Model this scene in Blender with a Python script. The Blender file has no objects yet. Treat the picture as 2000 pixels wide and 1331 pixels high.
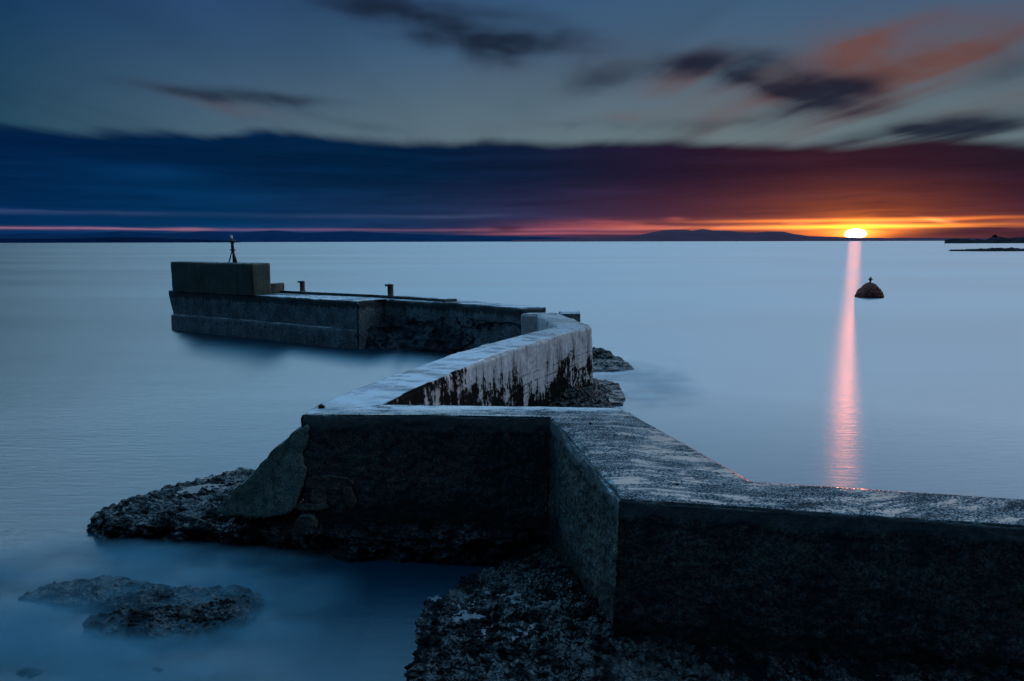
import bpy, math, random
import numpy as np
from mathutils import Vector

random.seed(7)
scene = bpy.context.scene
COL = scene.collection

# ----------------------------------------------------------------------------
# camera
# ----------------------------------------------------------------------------
H = 6.0                                  # eye height above the water, metres
FPX = 1333.33                            # focal length in pixels of a 2000 px wide frame (24 mm)
PITCH = math.atan((665.5 - 472.0) / FPX)
ROLL = math.atan(4.0 / 2000.0)
cam_data = bpy.data.cameras.new('camera')
cam_data.sensor_width = 36.0
cam_data.lens = 24.0
cam_data.clip_start = 0.1
cam_data.clip_end = 200000.0
cam = bpy.data.objects.new('camera', cam_data)
COL.objects.link(cam)
cam.location = (0, 0, H)
from mathutils import Matrix
cam.rotation_euler = (Matrix.Rotation(math.pi / 2 - PITCH, 3, 'X') @ Matrix.Rotation(-ROLL, 3, 'Z')).to_euler()
scene.camera = cam
CR = cam.rotation_euler.to_matrix()


def ray(px, py):
    v = CR @ Vector(((px - 1000.0) / FPX, (665.5 - py) / FPX, -1.0))
    return v


def at_z(px, py, z):
    """plan position of the point of height z seen at a pixel of the 2000 px photograph"""
    v = ray(px, py)
    t = (z - H) / v.z
    return (v.x * t, v.y * t)


def at_d(px, py, d):
    """point at forward distance d"""
    v = ray(px, py)
    t = d / v.y
    return (v.x * t, d, H + v.z * t)


def sky_angles(px, py):
    v = ray(px, py).normalized()
    return math.degrees(math.atan2(v.x, v.y)), math.degrees(math.asin(v.z))


# ----------------------------------------------------------------------------
# small node-expression helper
# ----------------------------------------------------------------------------
class X:
    def __init__(self, t, s):
        self.t, self.s = t, s

    def _m(self, op, o=None, o2=None, rev=False):
        n = self.t.nodes.new('ShaderNodeMath')
        n.operation = op
        ins = [self, o] if not rev else [o, self]
        if o2 is not None:
            ins.append(o2)
        for i, v in enumerate(ins):
            if v is None:
                continue
            if isinstance(v, X):
                self.t.links.new(v.s, n.inputs[i])
            else:
                n.inputs[i].default_value = float(v)
        return X(self.t, n.outputs[0])

    def __add__(self, o): return self._m('ADD', o)
    def __radd__(self, o): return self._m('ADD', o)
    def __sub__(self, o): return self._m('SUBTRACT', o)
    def __rsub__(self, o): return self._m('SUBTRACT', o, rev=True)
    def __mul__(self, o): return self._m('MULTIPLY', o)
    def __rmul__(self, o): return self._m('MULTIPLY', o)
    def __truediv__(self, o): return self._m('DIVIDE', o)
    def max(self, o): return self._m('MAXIMUM', o)
    def min(self, o): return self._m('MINIMUM', o)
    def exp(self): return self._m('EXPONENT')
    def pow(self, o): return self._m('POWER', o)
    def abs(self): return self._m('ABSOLUTE')

    def step(self, a, b, lo=0.0, hi=1.0, smooth=True):
        n = self.t.nodes.new('ShaderNodeMapRange')
        n.interpolation_type = 'SMOOTHSTEP' if smooth else 'LINEAR'
        self.t.links.new(self.s, n.inputs[0])
        for i, v in enumerate((a, b, lo, hi)):
            if isinstance(v, X):
                self.t.links.new(v.s, n.inputs[i + 1])
            else:
                n.inputs[i + 1].default_value = v
        return X(self.t, n.outputs[0])


def put(t, inp, v):
    if isinstance(v, X):
        t.links.new(v.s, inp)
    elif isinstance(v, (tuple, list)):
        inp.default_value = tuple(v) + ((1.0,) if len(v) == 3 and len(inp.default_value) == 4 else ())
    else:
        inp.default_value = v


def cmix(t, f, a, b, mode='MIX'):
    n = t.nodes.new('ShaderNodeMix')
    n.data_type = 'RGBA'
    n.blend_type = mode
    put(t, n.inputs[0], f)
    put(t, n.inputs[6], a)
    put(t, n.inputs[7], b)
    return X(t, n.outputs[2])


def cscale(t, col, f):
    n = t.nodes.new('ShaderNodeVectorMath')
    n.operation = 'SCALE'
    if isinstance(col, X):
        t.links.new(col.s, n.inputs[0])
    else:
        n.inputs[0].default_value = col[:3]
    put(t, n.inputs['Scale'], f)
    return X(t, n.outputs[0])


def ramp(t, f, stops):
    n = t.nodes.new('ShaderNodeValToRGB')
    put(t, n.inputs[0], f)
    e = n.color_ramp.elements
    while len(e) < len(stops):
        e.new(0.5)
    for el, (p, c) in zip(e, stops):
        el.position = p
        el.color = tuple(c) + (1.0,)
    return X(t, n.outputs[0])


def vec(t, x, y, z):
    n = t.nodes.new('ShaderNodeCombineXYZ')
    for i, v in enumerate((x, y, z)):
        put(t, n.inputs[i], v)
    return X(t, n.outputs[0])


def sep(t, v):
    n = t.nodes.new('ShaderNodeSeparateXYZ')
    t.links.new(v.s, n.inputs[0])
    return [X(t, o) for o in n.outputs]


def vscale(t, v, s):
    n = t.nodes.new('ShaderNodeVectorMath')
    n.operation = 'MULTIPLY'
    t.links.new(v.s, n.inputs[0])
    n.inputs[1].default_value = s
    return X(t, n.outputs[0])


def noise(t, v, scale=1.0, detail=4.0, rough=0.55, dist=0.0, color=False):
    n = t.nodes.new('ShaderNodeTexNoise')
    t.links.new(v.s, n.inputs['Vector'])
    n.inputs['Scale'].default_value = scale
    n.inputs['Detail'].default_value = detail
    n.inputs['Roughness'].default_value = rough
    n.inputs['Distortion'].default_value = dist
    return X(t, n.outputs[1 if color else 0])


def voronoi(t, v, scale=1.0, feature='F1', rand=1.0):
    n = t.nodes.new('ShaderNodeTexVoronoi')
    n.feature = feature
    t.links.new(v.s, n.inputs['Vector'])
    n.inputs['Scale'].default_value = scale
    n.inputs['Randomness'].default_value = rand
    return X(t, n.outputs[0])


def bump(t, h, strength, dist, normal=None):
    n = t.nodes.new('ShaderNodeBump')
    put(t, n.inputs['Strength'], strength)
    n.inputs['Distance'].default_value = dist
    t.links.new(h.s, n.inputs['Height'])
    if normal is not None:
        t.links.new(normal.s, n.inputs['Normal'])
    return X(t, n.outputs[0])


# ----------------------------------------------------------------------------
# sky: a dusk dome painted by direction (azimuth, elevation), procedural clouds
# ----------------------------------------------------------------------------
SUN_AZ, SUN_EL = sky_angles(1671, 457)
world = bpy.data.worlds.new('World')
scene.world = world
world.use_nodes = True
wt = world.node_tree
wt.nodes.clear()
gen = wt.nodes.new('ShaderNodeTexCoord')
D = X(wt, gen.outputs['Generated'])
dx, dy, dz = sep(wt, D)
az = dx._m('ARCTAN2', dy) * (180 / math.pi)
el = dz.min(0.9999).max(-0.9999)._m('ARCSINE') * (180 / math.pi)
zz = dz.max(0.004)
# cloud-deck coordinates: the streaks of the drifting clouds fan out from a point on the horizon
plane = vec(wt, (dx + dy * 0.06) / zz, dy / zz, 0.0)
streak = noise(wt, vscale(wt, plane, (1.1, 0.20, 1)), 1.0, 3.0, 0.45)
streak_fine = noise(wt, vscale(wt, plane, (2.6, 0.30, 1)), 1.0, 3.0, 0.5)
angv = vec(wt, az, el, 0.0)
flat = noise(wt, vscale(wt, angv, (0.05, 0.7, 1)), 1.0, 4.0, 0.5)      # long level streaks
flat_fine = noise(wt, vscale(wt, angv, (0.16, 2.6, 1)), 1.0, 4.0, 0.55, 0.6)
soft = noise(wt, vscale(wt, angv, (0.11, 0.22, 1)), 1.0, 3.0, 0.5)

side = az.step(-40, 40, 0, 1, False)


def by_az(*stops):
    """stops: (pixel x, colour)"""
    return ramp(wt, side, [((sky_angles(px, 300)[0] + 40) / 80, c) for px, c in stops])


# open sky above the cloud bank
ev = el.step(8, 20, 0, 1, False)
upper = ramp(wt, ev, [(0.0, (.125, .180, .200)), (0.3, (.092, .150, .195)), (0.55, (.060, .122, .195)), (0.85, (.042, .100, .190)), (1.0, (.038, .095, .185))])
upper = cmix(wt, 1.0, upper, by_az((0, (.14, .36, .56)), (400, (.48, .64, .84)), (900, (.88, .92, 1.0)), (1400, (1.05, 1.0, 1.0)), (2000, (.98, .97, 1.0))), 'MULTIPLY')

# blobs of drifting cloud in the open sky: (px, py, sx_px, sy_px, slope, amount)
def blob(px, py, sx, sy, slope, wob=14.0):
    a0, e0 = sky_angles(px, py)
    a = (az - a0) * (FPX * math.pi / 180)
    b = (el - e0) * (FPX * math.pi / 180) + (streak - 0.5) * wob + (streak_fine - 0.5) * wob * 0.7
    c, s = math.cos(slope), math.sin(slope)
    u = a * c + b * s
    v = b * c - a * s
    q = (u / sx) * (u / sx) + (v / sy) * (v / sy)
    return (q * -1.0).exp()


def blobs(lst):
    r = None
    for (px, py, sx, sy, sl, amt, *w) in lst:
        b = blob(px, py, sx, sy, sl, *(w or [48])) * amt
        r = b if r is None else r + b
    return r.min(1.0)


D2 = math.pi / 180
mottle = noise(wt, vscale(wt, vec(wt, az - el * .9, el + az * .12, 0.0), (.16, .50, 1)), 1.0, 2, .45)
streak_mod = streak_fine.step(0.3, 0.65, 0.75, 1.1) * mottle.step(.28, .68, .62, 1.18)
warm = (blobs([(1640, 125, 190, 34, 12 * D2, .50), (1560, 160, 170, 26, 22 * D2, .40), (1700, 122, 170, 16, 13 * D2, .4), (1820, 112, 210, 14, 11 * D2, .4), (1620, 108, 130, 14, 14 * D2, .35), (1740, 150, 160, 14, 14 * D2, .4), (1390, 146, 60, 9, 22 * D2, .4), (1560, 128, 120, 8, 14 * D2, .4), (1860, 130, 190, 20, 14 * D2, .62),
              (1330, 148, 75, 24, 18 * D2, .55), (1970, 195, 130, 22, 14 * D2, .3), (1160, 120, 200, 40, 5 * D2, .14), (1220, 232, 55, 9, 2 * D2, .38),
              (1750, 165, 130, 24, 24 * D2, .55), (1590, 85, 150, 40, 24 * D2, .16), (1950, 60, 160, 60, 20 * D2, .10), (440, 205, 90, 12, -8 * D2, .25, 30)]) * streak_mod).min(1)
dark = (blobs([(1475, 138, 85, 27, 2 * D2, .85), (1585, 176, 110, 30, -12 * D2, .9), (1640, 186, 150, 26, 20 * D2, .35), (1530, 160, 110, 22, -10 * D2, .3), (1330, 130, 90, 26, 8 * D2, .62), (1140, 160, 70, 24, 10 * D2, .38),
              (880, 45, 260, 50, -8 * D2, .55), (700, 10, 160, 40, -14 * D2, .28), (1060, 85, 190, 40, -6 * D2, .28), (380, 184, 130, 12, -3 * D2, .62, 22), (515, 190, 85, 12, -4 * D2, .6, 22), (640, 196, 90, 12, -4 * D2, .25, 22),
              (1890, 252, 140, 18, 6 * D2, .85, 40), (1720, 262, 150, 14, 10 * D2, .6, 40), (1500, 228, 220, 15, 6 * D2, .28, 40), (1180, 245, 240, 12, 0, .28, 34), (1985, 110, 70, 50, 20 * D2, .35),
              (960, 90, 120, 30, -10 * D2, .25), (700, 245, 130, 14, -8 * D2, .30, 40)]) * streak_mod).min(1)
soft_cloud = streak.step(.45, .75, 0, .28)
upper = cmix(wt, soft_cloud, upper, cscale(wt, upper, .45))
upper = cmix(wt, warm * .9, upper, (.150, .066, .058))
upper = cmix(wt, dark.step(0, 1.0) * .93, upper, (.008, .013, .030))

# the long dark cloud bank
bank = by_az((0, (.0005, .014, .056)), (400, (.0005, .015, .054)), (800, (.0010, .013, .044)), (1050, (.005, .011, .036)), (1300, (.015, .009, .027)), (1600, (.032, .010, .019)), (2000, (.012, .007, .017)))
bank_low = by_az((0, (.0008, .022, .085)), (400, (.001, .030, .100)), (800, (.009, .029, .088)), (1050, (.026, .024, .068)), (1300, (.060, .022, .045)), (1700, (.13, .032, .022)), (2000, (.040, .013, .026)))
bank = cmix(wt, el.step(5.6, 1.6, 0, 1), bank, bank_low)
bank = cmix(wt, flat.step(.42, .72, 0, .5), bank, cscale(wt, bank, 1.9))
bank = cmix(wt, flat_fine.step(.45, .75, 0, .4), bank, cscale(wt, bank, .6))
bank = cmix(wt, blob(300, 340, 90, 14, 0, 6) * .5, bank, (.002, .042, .14))
# upper edge of the bank
edge_px = [(0, 243), (250, 262), (420, 270), (520, 258), (700, 268), (820, 276), (1000, 279), (1190, 276), (1340, 280), (1550, 288), (1700, 278), (1820, 272), (2000, 278)]
edge = ramp(wt, side, [((sky_angles(px, py)[0] + 40) / 80, (sky_angles(px, py)[1] / 20,) * 3) for px, py in edge_px])
edge_v = edge * 20.0
rag = (streak_fine - 0.5) * .75 + (streak - 0.5) * 1.2 + (soft - 0.5) * 1.0
in_bank = (el - edge_v - rag * az.step(-5, 15, 1.0, .5)).step(-.5, .5, 1, 0)
sky = cmix(wt, in_bank, upper, bank)

# glow of the low sun through the bank
ga = az - SUN_AZ
ge = el - SUN_EL


def gauss(sa, se, da=0.0, de=0.0):
    u = (ga - da) / sa
    v = (ge - de) / se
    return ((u * u + v * v) * -1.0).exp()


fl = flat_fine.step(.3, .7, .5, 1.35)
def add(col, f):
    global sky
    sky = cmix(wt, 1.0, sky, cscale(wt, col, f), 'ADD')


add((.034, .006, .002), gauss(13, 3.9) * fl)
add((.20, .042, .006), gauss(6.0, 2.2) * fl)
add((.75, .155, .012), gauss(2.3, 1.05) * fl)
# strip of burning cloud along the horizon
wav = (flat_fine - .5) * .55 + (soft - .5) * .35
lev = el + wav * ga.abs().step(2, 9, .12, .55)
def line(e0, w):
    q = (lev - e0) / w
    return (q * q * -1.0).exp()
strip = line(1.22, .42) * flat_fine.step(.38, .62, .25, 1)
add((.42, .10, .055), strip * az.step(2, 17, 0, 1) * az.step(33, 42, 1, .25))
add((1.5, .34, .02), line(1.50, .13) * gauss(8.5, 9))
add((2.0, .74, .02), line(1.04, .16) * gauss(5.5, 9))
add((1.5, .36, .02), line(1.04, .12) * gauss(13, 9) * .55)
add((.9, .22, .02), line(.55, .30) * gauss(4.5, 9))
sx1, se1 = sky_angles(1830, 430)
add((.9, .26, .08), blob(1832, 431, 22, 3, -10 * D2, 2))
# pale and pink threads further along the horizon
th_left = az.step(sky_angles(380, 450)[0], sky_angles(440, 450)[0], 1, .38)
add((.22, .080, .075), line(sky_angles(200, 447)[1], .085) * th_left * az.step(-22, -4, 1, .3) * flat.step(.3, .6, .55, 1.1))
add((.10, .026, .042), line(.95, .13) * az.step(-22, -2, .35, 1) * az.step(8, 16, 1, 0))
add((.26, .06, .065), line(.62, .10) * az.step(-6, 2, 0, .8) * az.step(9, 14, 1, 0))
add((.024, .030, .048), line(2.05, .16) * az.step(-4, 2, 1, 0) * flat.step(.35, .6, .3, 1))
add((.20, .035, .022), blobs([(1140, 440, 110, 9, 0, .8, 6), (1225, 440, 60, 6, -6 * D2, .9, 6), (1060, 452, 120, 8, 0, .5, 6), (1320, 428, 18, 4, 0, .9, 4)]))
sky = cmix(wt, blobs([(1880, 456, 110, 11, 4 * D2, .85, 10), (990, 447, 30, 5, 0, .7, 4), (1250, 436, 90, 5, 0, .35, 6)]), sky, (.030, .012, .034))
# haze right on the horizon
sky = cmix(wt, el.step(.62, .1, 0, .55), sky, by_az((0, (.002, .030, .10)), (800, (.012, .032, .10)), (1300, (.06, .026, .06)), (1671, (.5, .09, .02)), (2000, (.05, .018, .035))))
# the disc
q = (ga / .80).pow(2.0)
disc_u = ga / .72
disc_v = (ge + .02) / ge.step(-.01, .01, .34, .40)
disc = (disc_u * disc_u + disc_v * disc_v).step(1.25, .55, 0, 1) * el.step(.17, .27, 0, 1)
add((14.0, 9.0, 3.2), disc)
add((1.6, .55, .06), gauss(1.35, .7))

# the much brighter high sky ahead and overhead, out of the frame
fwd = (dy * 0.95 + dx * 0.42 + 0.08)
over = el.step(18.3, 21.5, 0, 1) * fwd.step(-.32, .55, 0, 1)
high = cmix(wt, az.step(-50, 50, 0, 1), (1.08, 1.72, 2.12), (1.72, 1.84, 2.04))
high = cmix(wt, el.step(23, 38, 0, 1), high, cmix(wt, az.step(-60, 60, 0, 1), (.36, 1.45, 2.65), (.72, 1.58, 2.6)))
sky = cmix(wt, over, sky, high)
# and the dark sky behind the camera
back = dy.step(.25, -.15, 0, 1) * (1.0 - over)
side_l = cmix(wt, el.step(0, 40, 0, 1), (.038, .11, .22), (.07, .18, .33))
sky = cmix(wt, back, sky, cscale(wt, side_l, dy.step(-.1, -.7, 1.0, .10) + (dx * -1.0).step(.15, .9, 0, .75)))
sky = cmix(wt, el.step(-.05, -.6, 0, 1), sky, (.01, .02, .04))

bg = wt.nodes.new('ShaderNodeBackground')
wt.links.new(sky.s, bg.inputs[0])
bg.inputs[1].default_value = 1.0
wo = wt.nodes.new('ShaderNodeOutputWorld')
wt.links.new(bg.outputs[0], wo.inputs[0])

sun_data = bpy.data.lights.new('sun', 'SUN')
sun_data.energy = 0.42
sun_data.angle = math.radians(0.9)
sun_data.color = (1.0, .25, .11)
sun = bpy.data.objects.new('sun', sun_data)
COL.objects.link(sun)
sd = Vector((math.sin(SUN_AZ * D2) * math.cos(SUN_EL * D2), math.cos(SUN_AZ * D2) * math.cos(SUN_EL * D2), math.sin(SUN_EL * D2)))
sun.rotation_euler = sd.to_track_quat('Z', 'Y').to_euler()
sun.location = (30, 60, 20)

vs = scene.view_settings
vs.view_transform = 'Standard'
vs.look = 'None'
vs.exposure = 0.0
vs.gamma = 1.0
vs.use_curve_mapping = False
scene.cycles.use_denoising = True
scene.cycles.transparent_max_bounces = 24
scene.cycles.max_bounces = 8

# ----------------------------------------------------------------------------
# numpy noise and mesh helpers
# ----------------------------------------------------------------------------
def _hash(i, j, k, s=0):
    h = (i * 374761393 + j * 668265263 + k * 2147483647 + s * 1274126177) & 0xFFFFFFFF
    h = ((h ^ (h >> 13)) * 1274126177) & 0xFFFFFFFF
    h = ((h ^ (h >> 16)) * 2246822519) & 0xFFFFFFFF
    return ((h ^ (h >> 15)) & 0xFFFFFF) / float(0xFFFFFF)


def vnoise(p, s=0):
    f = np.floor(p)
    i = f.astype(np.int64)
    u = p - f
    u = u * u * u * (u * (u * 6 - 15) + 10)
    r = 0
    for a in (0, 1):
        for b in (0, 1):
            for c in (0, 1):
                w = (u[:, 0] if a else 1 - u[:, 0]) * (u[:, 1] if b else 1 - u[:, 1]) * (u[:, 2] if c else 1 - u[:, 2])
                r = r + w * _hash(i[:, 0] + a, i[:, 1] + b, i[:, 2] + c, s)
    return r - 0.5


def fbm(p, freq, octs=4, gain=0.5, s=0):
    r, a = 0, 1.0
    for o in range(octs):
        r = r + a * vnoise(p * freq + 17.3 * o, s + o)
        freq *= 2.03
        a *= gain
    return r


def worley(p, freq, s=0):
    p = p * freq
    f = np.floor(p)
    i = f.astype(np.int64)
    d1 = np.full(len(p), 9.0)
    d2 = np.full(len(p), 9.0)
    for a in (-1, 0, 1):
        for b in (-1, 0, 1):
            for c in (-1, 0, 1):
                q = [i[:, 0] + a, i[:, 1] + b, i[:, 2] + c]
                o = np.stack([q[n] + _hash(*q, s + 31 * n + 5) for n in range(3)], 1)
                d = np.sqrt(((p - o) ** 2).sum(1))
                m = d < d1
                d2 = np.where(m, d1, np.minimum(d2, d))
                d1 = np.where(m, d, d1)
    return d1, d2


def normals(V, F):
    fn = np.cross(V[F[:, 2]] - V[F[:, 0]], V[F[:, 3]] - V[F[:, 1]])
    n = np.zeros_like(V)
    for k in range(4):
        np.add.at(n, F[:, k], fn)
    return n / np.maximum(np.linalg.norm(n, axis=1, keepdims=True), 1e-9)


def link_mesh(name, V, F, mat, parent=None, smooth=True):
    me = bpy.data.meshes.new(name)
    V = np.asarray(V, float)
    if parent is not None:
        off = Vector((0, 0, 0))
        q_ = parent
        while q_ is not None:
            off = off + q_.location
            q_ = q_.parent
        V = V - np.array(off)
    me.from_pydata(V.tolist(), [], F if isinstance(F, list) else F.tolist())
    me.validate()
    me.update()
    o = bpy.data.objects.new(name, me)
    COL.objects.link(o)
    o.parent = parent
    for m in (mat if isinstance(mat, list) else [mat]):
        me.materials.append(m)
    if smooth:
        me.polygons.foreach_set('use_smooth', [True] * len(me.polygons))
    return o


def tag(o, label=None, cat=None, group=None, kind=None):
    if label: o['label'] = label
    if cat: o['category'] = cat
    if group: o['group'] = group
    if kind: o['kind'] = kind
    return o


def empty(name, loc, label, cat, group=None):
    o = bpy.data.objects.new(name, None)
    o.empty_display_size = 0.3
    o.location = loc
    COL.objects.link(o)
    return tag(o, label, cat, group)


def poly_resample(pts, n):
    """n stations spread along a polyline by length"""
    pts = np.asarray(pts, float)
    seg = np.linalg.norm(np.diff(pts, axis=0), axis=1)
    cum = np.concatenate([[0], np.cumsum(seg)])
    t = np.linspace(0, cum[-1], n)
    return np.stack([np.interp(t, cum, pts[:, k]) for k in range(pts.shape[1])], 1)


def strip_wall(L, R, zt, zb, batL, batR, res, caps=(False, False), prof=None):
    """a wall swept along two plan polylines: left side up, top across, right side down.
    Returns vertices, quads, and per-vertex (s, side) where side is -1 left, 0 top, 1 right."""
    L, R = np.asarray(L, float), np.asarray(R, float)
    ln = max(np.linalg.norm(np.diff(L, axis=0), axis=1).sum(), np.linalg.norm(np.diff(R, axis=0), axis=1).sum())
    m = max(3, int(ln / res) + 1)
    if len(L) == len(R) and len(L) > 2:
        seg = np.linalg.norm(np.diff((L + R) / 2, axis=0), axis=1)
        cum = np.concatenate([[0], np.cumsum(seg)])
        t = np.union1d(np.linspace(0, cum[-1], m), cum)
        Ls = np.stack([np.interp(t, cum, L[:, k]) for k in range(2)], 1)
        Rs = np.stack([np.interp(t, cum, R[:, k]) for k in range(2)], 1)
        m = len(t)
    else:
        Ls, Rs = poly_resample(L, m), poly_resample(R, m)
    nz = max(3, int((zt - zb) / res) + 1)
    w = np.linalg.norm(Ls - Rs, axis=1).mean()
    nw = max(3, int(w / res) + 1)
    acr = Rs - Ls
    acr /= np.linalg.norm(acr, axis=1, keepdims=True)
    tz = np.linspace(0, 1, nz)
    tw = np.linspace(0, 1, nw)
    rows, sides = [], []
    for z in tz:
        off = prof(z) if prof else (1 - z)
        rows.append(np.concatenate([Ls - acr * batL * off, np.full((m, 1), zb + (zt - zb) * z)], 1)); sides.append(-1)
    for a in tw[1:-1]:
        rows.append(np.concatenate([Ls + (Rs - Ls) * a, np.full((m, 1), zt)], 1)); sides.append(0)
    for z in tz[::-1]:
        off = prof(z) if prof else (1 - z)
        rows.append(np.concatenate([Rs + acr * batR * off, np.full((m, 1), zb + (zt - zb) * z)], 1)); sides.append(1)
    K = len(rows)
    V = np.stack(rows, 1).reshape(-1, 3)            # index = station*K + k
    sid = np.tile(np.array(sides), m)
    i = np.arange(m - 1)[:, None] * K
    k = np.arange(K - 1)[None, :]
    F = np.stack([i + k, i + k + 1, i + K + k + 1, i + K + k], -1).reshape(-1, 4)
    Vs, Fs, ss = [V], [F], [sid]
    base = len(V)
    for ci, st in ((0, 0), (1, m - 1)):
        if not caps[ci]:
            continue
        nc = nw
        ids = np.zeros((nz, nc), int)
        new = []
        for j in range(nz):
            a, b = V[st * K + j], V[st * K + K - 1 - j]
            for c in range(nc):
                if c == 0: ids[j, c] = st * K + j
                elif c == nc - 1: ids[j, c] = st * K + K - 1 - j
                elif j == nz - 1: ids[j, c] = st * K + nz - 1 + c
                else:
                    ids[j, c] = base + len(new)
                    new.append(a + (b - a) * c / (nc - 1))
        if new:
            Vs.append(np.array(new)); ss.append(np.full(len(new), 2)); base += len(new)
        q = np.stack([ids[:-1, :-1], ids[:-1, 1:], ids[1:, 1:], ids[1:, :-1]], -1).reshape(-1, 4)
        if ci == 0:
            q = q[:, ::-1]
        # cap 0 looks backwards along the wall
        Fs.append(q[:, ::-1])
    V, F, sid = np.concatenate(Vs), np.concatenate(Fs), np.concatenate(ss)
    strip_wall.grid = (m, K, nz)
    return V, F, sid


def orient(V, F):
    """make quads face outward using the signed volume (open bottoms are small)"""
    c = V.mean(0)
    fn = np.cross(V[F[:, 2]] - V[F[:, 0]], V[F[:, 3]] - V[F[:, 1]])
    s = (fn * (V[F].mean(1) - c)).sum()
    return F if s > 0 else F[:, ::-1]


def concrete(name, parent, mat, L, R, zt, zb, batL=.04, batR=.04, res=.05, caps=(False, False), rough=.012, chip=.03, band=None, prof=None, wave=.02, seed=0, warp=None, post=None, lip=0.0):
    V, F, sid = strip_wall(L, R, zt, zb, batL, batR, res, caps, prof)
    if warp:
        V = warp(V)
    F = orient(V, F)
    N = normals(V, F)
    d = (fbm(V, 1 / .35, 3, .55, seed) * rough * 2 + fbm(V, 1.1, 3, .5, seed + 9) * wave) * np.where(sid == 0, .10, 1.0)
    if band:
        edge = zt - band[0] + fbm(V, 2.2, 4, .6, seed + 3) * band[0] * .9
        low = np.clip((edge - V[:, 2]) / .03, 0, 1) * (sid != 0)
        d1, d2 = worley(V, 1 / .06, seed)
        d = d * (1 - low) + low * (d - band[1] + (0.5 - d1) * rough * 1.6 + fbm(V, 1 / .09, 3, .6, seed + 4) * rough * 2.2)
    # worn arrises: the edge line is pulled in by an uneven amount
    near_top = np.clip(1 - (zt - V[:, 2]) / .10, 0, 1)
    corner = (np.abs(N[:, 2]) > .25) & (np.abs(N[:, 2]) < .93)
    c = np.maximum(0, fbm(V, 1.3, 5, .65, seed + 21) + .15) * chip * 2.6 + chip * .3 + np.maximum(0, fbm(V, 7, 3, .6, seed + 22)) * chip * .8
    d = d - np.where(corner, c, 0)
    if lip:
        # the left arris is broken away in a ragged chamfer
        m_, K_, nz_k = strip_wall.grid
        G = V[:m_ * K_].reshape(m_, K_, 3)
        cr_ = G[:, nz_k - 1]
        dist_ = np.linalg.norm(G - cr_[:, None], axis=2)
        n1 = fbm(cr_, 1.6, 5, .6, seed + 60)
        n2 = fbm(G.reshape(-1, 3), 6, 4, .65, seed + 61).reshape(m_, K_)
        w_ = .13 + n1[:, None] * .10
        pull = np.clip(1 - dist_ / w_, 0, 1) * lip * np.clip(.75 + n1[:, None] * 1.2 + n2 * 1.1, .12, 1.6)
        dirn = N[:m_ * K_].reshape(m_, K_, 3)[:, nz_k - 1]
        V[:m_ * K_] -= (pull[..., None] * dirn[:, None]).reshape(-1, 3)
    V = V + N * d[:, None]
    if post:
        V = post(V)
    return link_mesh(name, V, F, mat, parent)


def rock(name, mat, outline, ztop, zbase=-.5, parent=None, na=360, nr=110, amp=.12, stone=.05, stone_size=.16, shoulder=.86, side=1.03, seed=0, flatness=.35, shape=None, center=None):
    """a rounded ledge of rough rock over a star-shaped plan outline; ztop is a number or f(x,y)"""
    O = np.asarray(outline, float)
    c = O.mean(0) if center is None else np.asarray(center, float)
    P = poly_resample(np.concatenate([O, O[:1]]), na + 1)[:-1]
    # soften the plan outline
    for _ in range(6):
        P = (np.roll(P, 1, 0) + P * 2 + np.roll(P, -1, 0)) / 4
    nside = int(nr * .38)
    t1 = np.linspace(0, 1, nside, endpoint=False)
    t2 = np.linspace(0, 1, nr - nside)
    r = np.concatenate([side + (shoulder - side) * (t1 ** 2.2), shoulder * (1 - t2) ** 1.0])
    zf = np.concatenate([np.sin(t1 * math.pi / 2) ** .9 * (1 - flatness * .5), 1 - flatness * .5 * (1 - t2) ** 2.0])
    XY = c + (P - c)[None] * r[:, None, None]
    zt = ztop(XY[..., 0], XY[..., 1]) if callable(ztop) else np.full(XY.shape[:2], float(ztop))
    Z = zbase + (zt - zbase) * zf[:, None]
    V = np.concatenate([XY, Z[..., None]], -1).reshape(-1, 3)
    i = np.arange(nr - 1)[:, None] * na
    j = np.arange(na)[None, :]
    j2 = (j + 1) % na
    F = np.stack([i + j, i + j2, i + na + j2, i + na + j], -1).reshape(-1, 4)
    fn = orient(V, F)
    N = normals(V, fn)
    N[-na:] = (0, 0, 1)
    d1, d2 = worley(V + fbm(V, 3, 2)[:, None] * .1, 1 / stone_size, seed)
    e1, e2 = worley(V, 1 / (stone_size * .38), seed + 50)
    rid = .28 - np.abs(fbm(V * np.array([1, 1, 1.6]), 2.1, 4, .55, seed + 13))
    lump = np.clip(.5 + fbm(V, 1.4, 2, .5, seed + 30) * 1.6, 0, 1)          # where loose stone lies thick
    d = fbm(V, .9, 6, .6, seed) * amp * 2 + rid * amp * 1.5 + fbm(V * np.array([1, 1, 2.2]), 4.3, 4, .6, seed + 77) * amp * .9
    hh = fbm(V * np.array([.8, 1.1, .7]), 1.1, 4, .5, seed + 200) * 4.5
    fr = hh - np.floor(hh)
    d = d + (np.clip((fr - .38) / .24, 0, 1) - fr) * amp * 1.1           # broken ledges
    crk = np.abs(fbm(V * np.array([.8, 1.2, 1.5]), 1.15, 4, .55, seed + 90))
    d = d - np.clip((.05 - crk) / .05, 0, 1) * amp * .9
    d = d + lump * ((.45 - d1) * stone * 1.5 + np.minimum(d2 - d1, .3) * stone * .8 + (.45 - e1) * stone * .55) + fbm(V, 1 / (stone_size * .45), 4, .65, seed + 8) * stone * .9
    mid = V.reshape(nr, na, 3)
    V = V + N * d[:, None] * np.array([1, 1, .8])
    V.reshape(nr, na, 3)[-1] = V.reshape(nr, na, 3)[-1].mean(0)
    return link_mesh(name, V, fn, mat, parent)


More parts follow.
